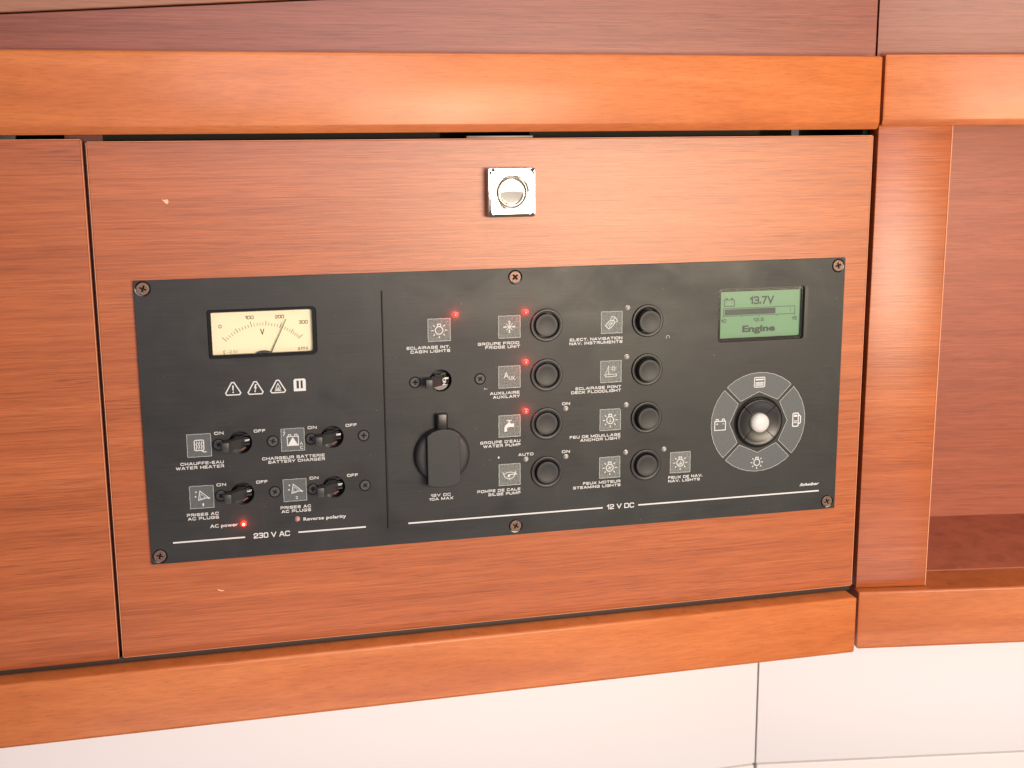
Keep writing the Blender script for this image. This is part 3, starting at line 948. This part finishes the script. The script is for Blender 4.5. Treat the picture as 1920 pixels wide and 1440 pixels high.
# ---- round push buttons
ring_me = lathe_mesh('push_button', [(8.75, 3.0), (8.75, -0.8), (9.0, -1.1), (11.1, -1.55), (11.5, -1.3), (11.7, -0.5), (11.7, 0.05)], 56, angle=60)
cap_me = lathe_mesh('button_cap', [(8.05, 8.0), (8.05, 0.35), (7.9, 0.1), (7.5, 0.0), (5.5, 0.35), (3.0, 0.6), (0, 0.7)], 48, angle=50)
heights = {0: -1.3, 1: -1.2, 2: -1.0, 3: -3.2, 4: -6.3, 5: -6.0, 6: -6.0, 7: -3.6}
for i, (a, c, _) in enumerate(BTN):
    bo = put('push_button', ring_me, M_RING, panel, w(a, c, 0))
    put('button_cap', cap_me, M_MATTE, bo, w(a, c, heights[i]))
    put('button_well', lathe_mesh('button_well', [(8.1, 2.4), (9.3, 2.4)], 32), M_GLOSS, bo, w(a, c, 0))

# ---- circuit breakers
bar_me = lathe_mesh('breaker_switch', [(7.62, 0.2), (7.62, 8.0), (0, 8.0)], 40, angle=40)
lev_ac = prism_mesh('lever', [(2.6, 6.5), (2.9, 1.2), (0.8, -2.0), (-5.2, -6.8), (-7.4, -9.0), (-7.6, -11.8), (-12.2, -11.8), (-12.2, -8.6), (-7.6, -4.2), (-3.4, 0.8), (-3.2, 6.5)], -3.1, 3.1, 0.3)
neck_me = box_mesh('lever_hub', 11.5, 5.0, 4.4, 0.5)
for i, (a, c, kind) in enumerate(BREAK):
    bk = put('breaker_switch', bar_me, M_GLOSS, panel, w(a, c, 0))
    put('lever', lev_ac, M_LEVER, bk, w(a, c, 0))
    if kind == 'AC':
        put('lever_hub', neck_me, M_GLOSS, bk, w(a + 0.6, c, 4.0))
        put('position_reflection_mark', ribbon_mesh('position_reflection_mark', [([(-1.2, 0.15), (1.2, -0.1)], False)], 0.6), M_PRINT, bk, w(a + 4.2, c - 1.0, 0.9))
        put('position_reflection_mark', ribbon_mesh('position_reflection_mark', [([(-1.6, 0.9), (-0.4, 0.2), (0.6, -0.3), (1.8, -0.8)], False)], 1.2), M_ORANGE, bk, w(a + 1.8, c + 5.4, 5.0))  # reddish reflection low in the hole, painted as a stroke
    else:
        put('lever_hub', neck_me, M_GLOSS, bk, w(a + 0.6, c, 4.0))
        tm = stroke_text('position_reflection_mark', 'ON', 4.6, 2.2, 0.2)
        put('position_reflection_mark', tm, M_PRINT, bk, w(a + 0.9, c - 2.1, -3.2), (0, math.radians(90), 0))
        put('hole_reflection', flat_mesh('hole_reflection', [[(-4.8, 3.4), (5.6, 3.0), (4.6, 5.2), (2.2, 6.8), (-0.6, 7.2), (-3.2, 6.4)]], 0.8, 0.1), M_STEEL, bk, w(a, c, 2.0))  # steel sliver put in for the pale reflection low in the hole
    for du in (-14.2, 21.3) if kind == 'AC' else (-17.8, 27.7):
        rot = random.uniform(0, 90)
        screw(a + du, c + 0.35, -0.5, 3.3, M_BSCREW, bk, rot)
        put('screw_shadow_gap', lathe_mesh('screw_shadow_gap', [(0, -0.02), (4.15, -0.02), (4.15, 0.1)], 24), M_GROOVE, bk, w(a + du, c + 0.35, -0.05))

# ---- 12 volt socket with rubber cap
SC = (197.8, 127.6)
so = put('power_socket', lathe_mesh('power_socket', [(16.5, 2.0), (16.5, -2.6), (19.0, -2.6), (19.5, -2.1), (19.7, -0.6), (19.7, 0.05)], 64, angle=45), M_MATTE, panel, w(*SC, 0))
put('socket_cap', lathe_mesh('socket_cap', [(0, -5.2), (15.5, -5.2), (17.8, -4.9), (18.7, -4.2), (18.9, -2.3)], 64, angle=40), M_MATTE, so, w(*SC, 0))
band = [(-11.6, -15.4), (-8, -18.0), (-4, -19.3), (0, -19.7), (4, -19.3), (8, -18.0), (11.6, -15.4), (11.6, 19.0), (8.5, 20.4), (3.5, 21.4), (-3.5, 21.5), (-8.5, 20.6), (-11.6, 19.2)]
put('cap_grip', flat_mesh('cap_grip', [band], 6.5, 0.6, 2), M_MATTE, so, w(SC[0], SC[1], -9.0))
tab = prism_mesh('cap_tab', [(-4.1, -0.2), (-4.1, -4.6), (-2.9, -6.0), (2.9, -6.0), (4.1, -4.6), (4.1, -0.2)], -29.6, -17.2, 0.5)
put('cap_tab', tab, M_BLACK, so, w(*SC, 0))

# ---- indicator lights
def led_light(u, v, parent, col, power):
    d = bpy.data.lights.new('led_glow', 'POINT')
    d.energy, d.color, d.shadow_soft_size = power, col, 0.0012
    o = put('led_glow', None, None, parent, w(u, v, -4.0))
    bpy.data.objects.remove(o)
    o = bpy.data.objects.new('led_glow', d)
    COL.objects.link(o)
    o.parent = parent
    o.location = w(u, v, -4.0) - WL[parent.name]


dome = lathe_mesh('indicator_light', [(1.75, 0.05), (1.75, -0.15), (1.45, -0.2), (1.4, -0.7), (1.1, -1.25), (0.6, -1.55), (0, -1.65)], 24, angle=50)
core = lathe_mesh('light_core', [(0.75, 0), (0.65, -0.15), (0.35, -0.28), (0, -0.32)], 16, angle=80)
for a, c in ((209.2, 30.3), (258.7, 30.4), (258.6, 65.5), (258.4, 100.5)):
    ld = put('indicator_light', dome, M_RED, panel, w(a, c, 0))
    put('light_core', core, M_REDCORE, ld, w(a - 0.15, c, -1.5))
    led_light(a, c, ld, (1.0, 0.02, 0.01), 0.006)
ld = put('indicator_light', dome.copy(), None, panel, w(61.2, 166.7, 0))
cm = core.copy()
cm.materials.clear()
put('light_core', cm, M_AMBER, ld, w(61.1, 166.7, -1.48)).scale = (1.25, 1.0, 1.25)
led_light(61.2, 166.7, ld, (1.0, 0.06, 0.01), 0.004)
clear = dome.copy()
clear.materials.clear()
for a, c in ((332.8, 30.3), (332.5, 65.4), (332.4, 100.3), (332.4, 135.3), (361.7, 135.0), (287.5, 100.4), (287.6, 135.4), (258.2, 135.3)):
    put('indicator_light', clear, M_LEDCLEAR, panel, w(a, c, 0))
pink = dome.copy()
pink.materials.clear()
put('indicator_light', pink, M_LEDPINK, panel, w(97.2, 166.2, 0))

# ---- pictogram plates


def wavy(u0, v0, u1, v1, amp, k, phase):
    out = []
    dx, dy = u1 - u0, v1 - v0
    ln = math.hypot(dx, dy)
    for i in range(k):
        t_ = i / k
        o = amp * math.sin(i * 1.9 + phase) * random.uniform(0.3, 1)
        out.append((u0 + dx * t_ - dy / ln * o, v0 + dy * t_ + dx / ln * o))
    return out


def plate_icon(kind):
    if kind == 'heater':
        st = [(rrect(-3.0, 3.0, -3.6, 3.4, 0.9), True, 0.6), ([(1.6, 3.6), (2.8, 4.6), (4.6, 4.5)], False, 0.6)]
        for x in (-1.6, 0.0, 1.6):
            st.append(([(x + 0.35 * math.sin(q * 1.25), -2.6 + q * 0.52) for q in range(11)], False, 0.55))
        return st, []
    if kind == 'charger':
        st = [([(-3.7, -2.2), (3.7, -2.2), (3.7, 4.0), (-3.7, 4.0)], True, 0.5), ([(-2.9, -2.2), (-2.9, -3.6), (-1.3, -3.6), (-1.3, -2.2)], False, 0.45),
              ([(1.3, -2.2), (1.3, -3.6), (2.9, -3.6), (2.9, -2.2)], False, 0.45), ([(-5.2, -7.0), (-6.0, -5.2), (-5.0, -5.0), (-6.3, -2.8)], False, 0.35)]
        return st, [[(0, -1.8), (3.3, 3.7), (-3.3, 3.7)]]
    if kind == 'plug':
        st = [([(-1.0, -4.2), (4.2, 0.6), (-2.2, 2.2)], True, 0.5), ([(-0.4, -2.2), (2.4, 0.4), (-1.0, 1.3)], True, 0.25), ([(3.6, 0.7), (5.2, 1.3)], False, 0.9)]
        for x, y in ((-3.6, -3.6), (-4.0, -0.4)):
            for q in range(3):
                a = math.radians(60 * q)
                st.append(([(x - 0.6 * math.cos(a), y - 0.6 * math.sin(a)), (x + 0.6 * math.cos(a), y + 0.6 * math.sin(a))], False, 0.3))
        return st, []
    if kind == 'snow':
        st = []
        for q in range(8):
            a = math.radians(45 * q)
            ca, sa = math.cos(a), math.sin(a)
            ln = 4.3 if q % 2 == 0 else 3.2
            st.append(([(0.25 * ca, 0.25 * sa), (ln * ca, ln * sa)], False, 0.42))
            if q % 2 == 0:
                for rr in (2.2, 3.3):
                    for s_ in (-1, 1):
                        b3 = a + s_ * math.radians(42)
                        st.append(([(rr * ca, rr * sa), (rr * ca + 1.0 * math.cos(b3), rr * sa + 1.0 * math.sin(b3))], False, 0.36))
        return st, []
    if kind == 'tap':
        return [([(-2.2, -4.0), (1.6, -4.0)], False, 0.55), ([(-0.3, -3.8), (-0.3, -2.0)], False, 0.8)], \
               [[(-1.3, -2.2), (0.7, -2.2), (1.3, -1.5), (3.2, -1.8), (3.2, 0.9), (1.0, 0.7), (-1.0, 0.8), (-1.9, 1.4), (-2.0, 3.9), (-3.8, 3.9), (-3.7, 1.2), (-3.0, -0.6), (-1.8, -1.5)]]
    if kind == 'bilge':
        return [([(-4.8, -1.8), (-3.6, 1.4), (-2.0, 2.6), (0, 3.2), (2.0, 2.6), (3.4, 1.0), (4.6, -2.4)], False, 0.5), ([(-4.2, -0.6), (-2.0, -1.6), (0.5, -1.8), (2.6, -1.4), (4.9, -0.6)], False, 0.45),
                ([(-0.9, 0.9), (-0.9, 0.1), (4.6, -0.2)], False, 0.6)], [circ(-0.6, 1.0, 0.9, 10), [(4.2, -1.0), (5.4, -0.3), (4.4, 0.5)], [(-0.8, 2.7), (0.8, 2.7), (0, 4.0)]]
    if kind == 'nav':
        ov = [(-1.2 + 3.1 * math.cos(a) * 0.8 - 1.6 * math.sin(a) * 0.6, 1.6 - 3.1 * math.cos(a) * 0.75 - 1.7 * math.sin(a) * 0.65) for a in [2 * math.pi * i / 18 for i in range(18)]]
        return [([(-4.6, 2.2), (-1.6, -1.2), (1.6, -1.4), (2.2, 0.6), (-0.4, 3.6), (-2.2, 4.6)], True, 0.5), ([(-3.0, 2.6), (-0.6, -0.6)], False, 0.35), ([(-2.0, 3.6), (0.6, -0.8)], False, 0.35),
                ([(-1.2, 1.8), (1.2, 0.2)], False, 0.35), ([(-1.0, -1.8), (0.4, -4.4), (2.6, -3.4), (4.4, -0.8), (2.6, 0.2)], False, 0.42), ([(0.8, -1.6), (2.6, -3.4)], False, 0.35)], []
    if kind == 'deck':
        st = [([(-1.6, -4.2), (-1.6, 2.2)], False, 0.4), ([(-1.9, -3.6), (-4.0, 1.6)], False, 0.3), ([(-4.6, 2.4), (-2.6, 1.9), (4.4, 2.0), (4.2, 3.4), (-3.8, 3.8)], True, 0.42), (circ(1.9, -2.2, 1.05, 12), True, 0.4)]
        for q in range(8):
            a = math.radians(45 * q + 20)
            st.append(([(1.9 + 1.6 * math.cos(a), -2.2 + 1.6 * math.sin(a)), (1.9 + 2.3 * math.cos(a), -2.2 + 2.3 * math.sin(a))], False, 0.34))
        return st, []
    return None


PLATES = [(35.0, ROWS[2], 'heater'), (96.3, ROWS[2], 'charger'), (34.8, ROWS[3] + 0.2, 'plug'), (96.3, ROWS[3], 'plug'),
          (197.6, ROWS[0], 'lamp'), (246.8, ROWS[0], 'snow'), (246.6, ROWS[1], 'aux'), (246.4, ROWS[2], 'tap'), (246.2, ROWS[3], 'bilge'),
          (320.9, ROWS[0], 'nav'), (320.6, ROWS[1], 'deck'), (320.4, ROWS[2], 'anchor'), (320.3, ROWS[3], 'prop'), (374.3, ROWS[3], 'sail')]
for i, (a, c, kind) in enumerate(PLATES):
    h = 7.95
    q = [(-h, -h), (h, -h), (h, h), (-h, h)]
    if kind == 'anchor':
        q = [(-h, -h), (h - 1.2, -h), (h, -h + 1.2), (h, h), (-h, h)]
    lp = []
    for j in range(len(q)):
        b4 = q[(j + 1) % len(q)]
        lp += wavy(*q[j], *b4, 0.14, 7 if math.hypot(b4[0] - q[j][0], b4[1] - q[j][1]) > 4 else 1, i + j)
    mains = a < 150
    po = put('pictogram_plate', flat_mesh('pictogram_plate', [lp], 0.3), M_KEYFILM if mains else M_FILM, panel, w(a, c, -0.28))
    put('plate_rim', ribbon_mesh('plate_rim', [([(x * 0.965, y * 0.965) for x, y in lp], True)], 0.5 if not mains else 0.4), M_FILMEDGE, po, w(a, c, -0.34))
    n_ = -0.36
    if kind == 'aux':
        put('pictogram', text_mesh('pictogram', 'A', 3.6, 4.2, 0.0), M_ICON, po, w(a - 4.1, c + 0.8, n_))
        put('pictogram', text_mesh('pictogram', 'UX.', 4.6, 2.6, 0.01), M_ICON, po, w(a - 0.3, c + 2.2, n_))
    elif kind in ('lamp', 'anchor', 'prop', 'sail'):
        put('pictogram', ribbon_mesh('pictogram', bulb(0, 0.3, 1.05, None if kind == 'lamp' else kind), 0.58), M_PRINT, po, w(a, c, n_))
    else:
        st, fl = plate_icon(kind)
        put('pictogram', ribbon_mesh('pictogram', st, 0.45, fl), M_PRINT if kind in ('heater', 'charger', 'tap') else M_ICON, po, w(a, c, n_))
    if kind == 'plug':
        put('pictogram', text_mesh('pictogram', '1' if a < 60 else '2', 1.0 if a < 60 else 1.6, 1.9, 0.01), M_ICON, po, w(a + 0.2, c + 6.3, n_))
    if kind == 'charger':
        for s_, yy in (('A', 4.0), ('C', 6.8)):
            put('pictogram', text_mesh('pictogram', s_, 2.0, 2.0, 0.01), M_ICON, po, w(a + 4.6, c + yy, n_))

# ---- warning symbols


def tri(s):
    return [(rr * math.cos(a), rr * math.sin(a)) for a, rr in []]


TRI = [(-0.8, -3.9), (0.8, -3.9), (4.9, 3.2), (4.1, 4.4), (-4.1, 4.4), (-4.9, 3.2)]
marks = [
    ([(TRI, True, 0.75)], [[(-0.55, -1.9), (0.55, -1.9), (0.3, 1.5), (-0.3, 1.5)], circ(0, 2.6, 0.5, 8)]),
    ([(TRI, True, 0.75)], [[(-0.1, -2.3), (0.9, -2.3), (0.25, -0.2), (1.0, -0.2), (-0.2, 2.2), (0.3, 2.3), (-0.4, 3.6), (-0.8, 2.0), (-0.4, 2.0), (0.0, 0.5), (-0.9, 0.5)]]),
    ([(TRI, True, 0.75), ([(-1.5, 2.2), (-0.9, 0.2), (0.1, -1.7), (0.9, -0.1), (1.6, 1.4), (1.2, 2.4)], True, 0.5), ([(-2.2, 3.1), (2.2, 3.1)], False, 0.45)], [[(-0.5, 2.0), (0.1, 0.5), (0.7, 2.0)]]),
]
for (a, c), (st, fl) in zip(((58.8, 73.2), (73.3, 73.4), (88.0, 73.2)), marks):
    put('warning_symbol', ribbon_mesh('warning_symbol', st, 0.6, fl), M_PRINT, panel, w(a, c, -0.12))
book = flat_mesh('manual_symbol', [[(-3.2, -4.2), (3.2, -4.2), (4.0, -3.2), (4.0, 4.2), (-4.0, 4.2), (-4.0, -3.2)],
                                   [(-2.1, -3.0), (-0.5, -3.0), (-0.5, 2.4), (-2.1, 2.4)], [(0.6, -3.0), (2.0, -3.0), (2.0, 2.4), (0.6, 2.4)]], 0.1)
put('manual_symbol', book, M_PRINT, panel, w(102.4, 73.2, -0.12))

# ---- printed legends: (words, left, right, baseline, cap height)
S = 2.0
LEG = [
    ('ON', 45.1, 51.2, 103.9, S), ('OFF', 70.9, 78.4, 104.0, S), ('ON', 106.5, 112.5, 103.9, S), ('OFF', 132.0, 139.5, 103.9, S),
    ('CHAUFFE-EAU', 22.4, 50.3, 123.6, S), ('WATER HEATER', 19.3, 50.4, 126.4, S), ('CHARGEUR BATTERIE', 75.5, 117.2, 123.5, S), ('BATTERY CHARGER', 79.4, 117.2, 126.1, S),
    ('ON', 44.8, 51.0, 139.3, S), ('OFF', 70.8, 78.3, 139.3, S), ('ON', 106.4, 112.4, 139.1, S), ('OFF', 131.9, 139.3, 139.1, S),
    ('PRISES AC', 24.5, 45.2, 158.9, S), ('AC PLUGS', 25.0, 45.2, 161.6, S), ('PRISES AC', 86.1, 106.6, 158.6, S), ('AC PLUGS', 86.7, 106.5, 161.3, S),
    ('AC power', 39.1, 57.3, 167.8, 2.2), ('Reverse polarity', 101.2, 130.2, 167.8, 2.2), ('230 V AC', 67.4, 91.7, 177.7, 3.7),
    ('ECLAIRAGE INT.', 175.1, 205.0, 53.0, S), ('CABIN LIGHTS', 177.7, 205.0, 55.7, S), ('GROUPE FROID', 224.5, 253.8, 52.5, S), ('FRIDGE UNIT', 229.7, 254.3, 55.1, S),
    ('AUXILIAIRE', 232.7, 253.8, 87.6, S), ('AUXILARY', 234.8, 254.0, 90.3, S), ('ON', 284.7, 290.5, 97.8, S),
    ("GROUPE D'EAU", 225.3, 254.1, 122.5, S), ('WATER PUMP', 227.4, 254.2, 125.2, S), ('AUTO', 252.7, 263.6, 132.7, S), ('ON', 284.6, 290.5, 132.7, S),
    ('POMPE DE CALE', 222.7, 254.0, 157.7, S), ('BILGE PUMP', 230.7, 254.0, 160.4, S), ('12V DC', 189.6, 203.7, 157.8, S), ('10A MAX', 188.4, 205.4, 160.5, S),
    ('ELECT. NAVIGATION', 290.3, 328.9, 52.5, S), ('NAV. INSTRUMENTS', 290.0, 329.0, 55.2, S), ('ECLAIRAGE PONT', 294.6, 328.4, 87.6, S), ('DECK FLOODLIGHT', 291.4, 328.3, 90.3, S),
    ('FEU DE MOUILLAGE', 290.4, 328.2, 122.7, S), ('ANCHOR LIGHT', 298.2, 328.3, 125.3, S), ('FEUX MOTEUR', 300.4, 328.5, 157.4, S), ('STEAMING LIGHTS', 293.0, 328.6, 160.2, S),
    ('FEUX DE NAV.', 365.3, 391.9, 157.7, S), ('NAV. LIGHTS', 365.4, 389.9, 160.4, S), ('12 V DC', 318.5, 339.3, 177.1, 3.7),
]
for s_, a, b5, base, hh in LEG:
    if any(ch.islower() for ch in s_):
        lm = text_mesh('legend', s_, b5 - a, hh, 0.022, spacing=1.06)
    else:
        lm = stroke_text('legend', s_, b5 - a, hh, 0.21 if hh < 3 else 0.18, 0.54 if hh < 3 else 0.40)
    put('legend', lm, M_PRINT, panel, w(a, base, -0.12))
put('maker_name', text_mesh('maker_name', 'Scheiber', 16.0, 2.0, 0.03, shear=0.35), M_PRINT, panel, w(470.3, 170.9, -0.12))
for a, b5, c in ((14.5, 61.7, 176.2), (97.4, 143.6, 175.7), (173.3, 315.3, 175.6), (342.5, 486.2, 175.6)):
    put('printed_line', ribbon_mesh('printed_line', [([(a, c), (b5, c)], False)], 1.05), M_PRINT, panel, w(0, 0, -0.12))
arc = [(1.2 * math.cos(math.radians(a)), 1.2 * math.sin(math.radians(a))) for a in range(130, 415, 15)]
put('scuff_glint_mark', ribbon_mesh('scuff_glint_mark', [(arc, False)], 0.35), M_SCUFF_GLINT, panel, w(363.1, 52.6, -0.1))  # pale arc painted in for a droplet's reflection, not wear
put('scuff_glint_mark', flat_mesh('scuff_glint_mark', [circ(0, 0, 0.6, 10, 0.8)], 0.08), M_PRINT, panel, w(238.4, 132.8, -0.1))
put('scuff_glint_mark', ribbon_mesh('scuff_glint_mark', [([(-1.3, 0.1), (1.2, 0.2)], False), ([(-0.6, -0.5), (-1.3, 0.1), (-0.7, 0.6)], False)], 0.3), M_SCUFF_GLINT, panel, w(229.8, 82.9, -0.1))
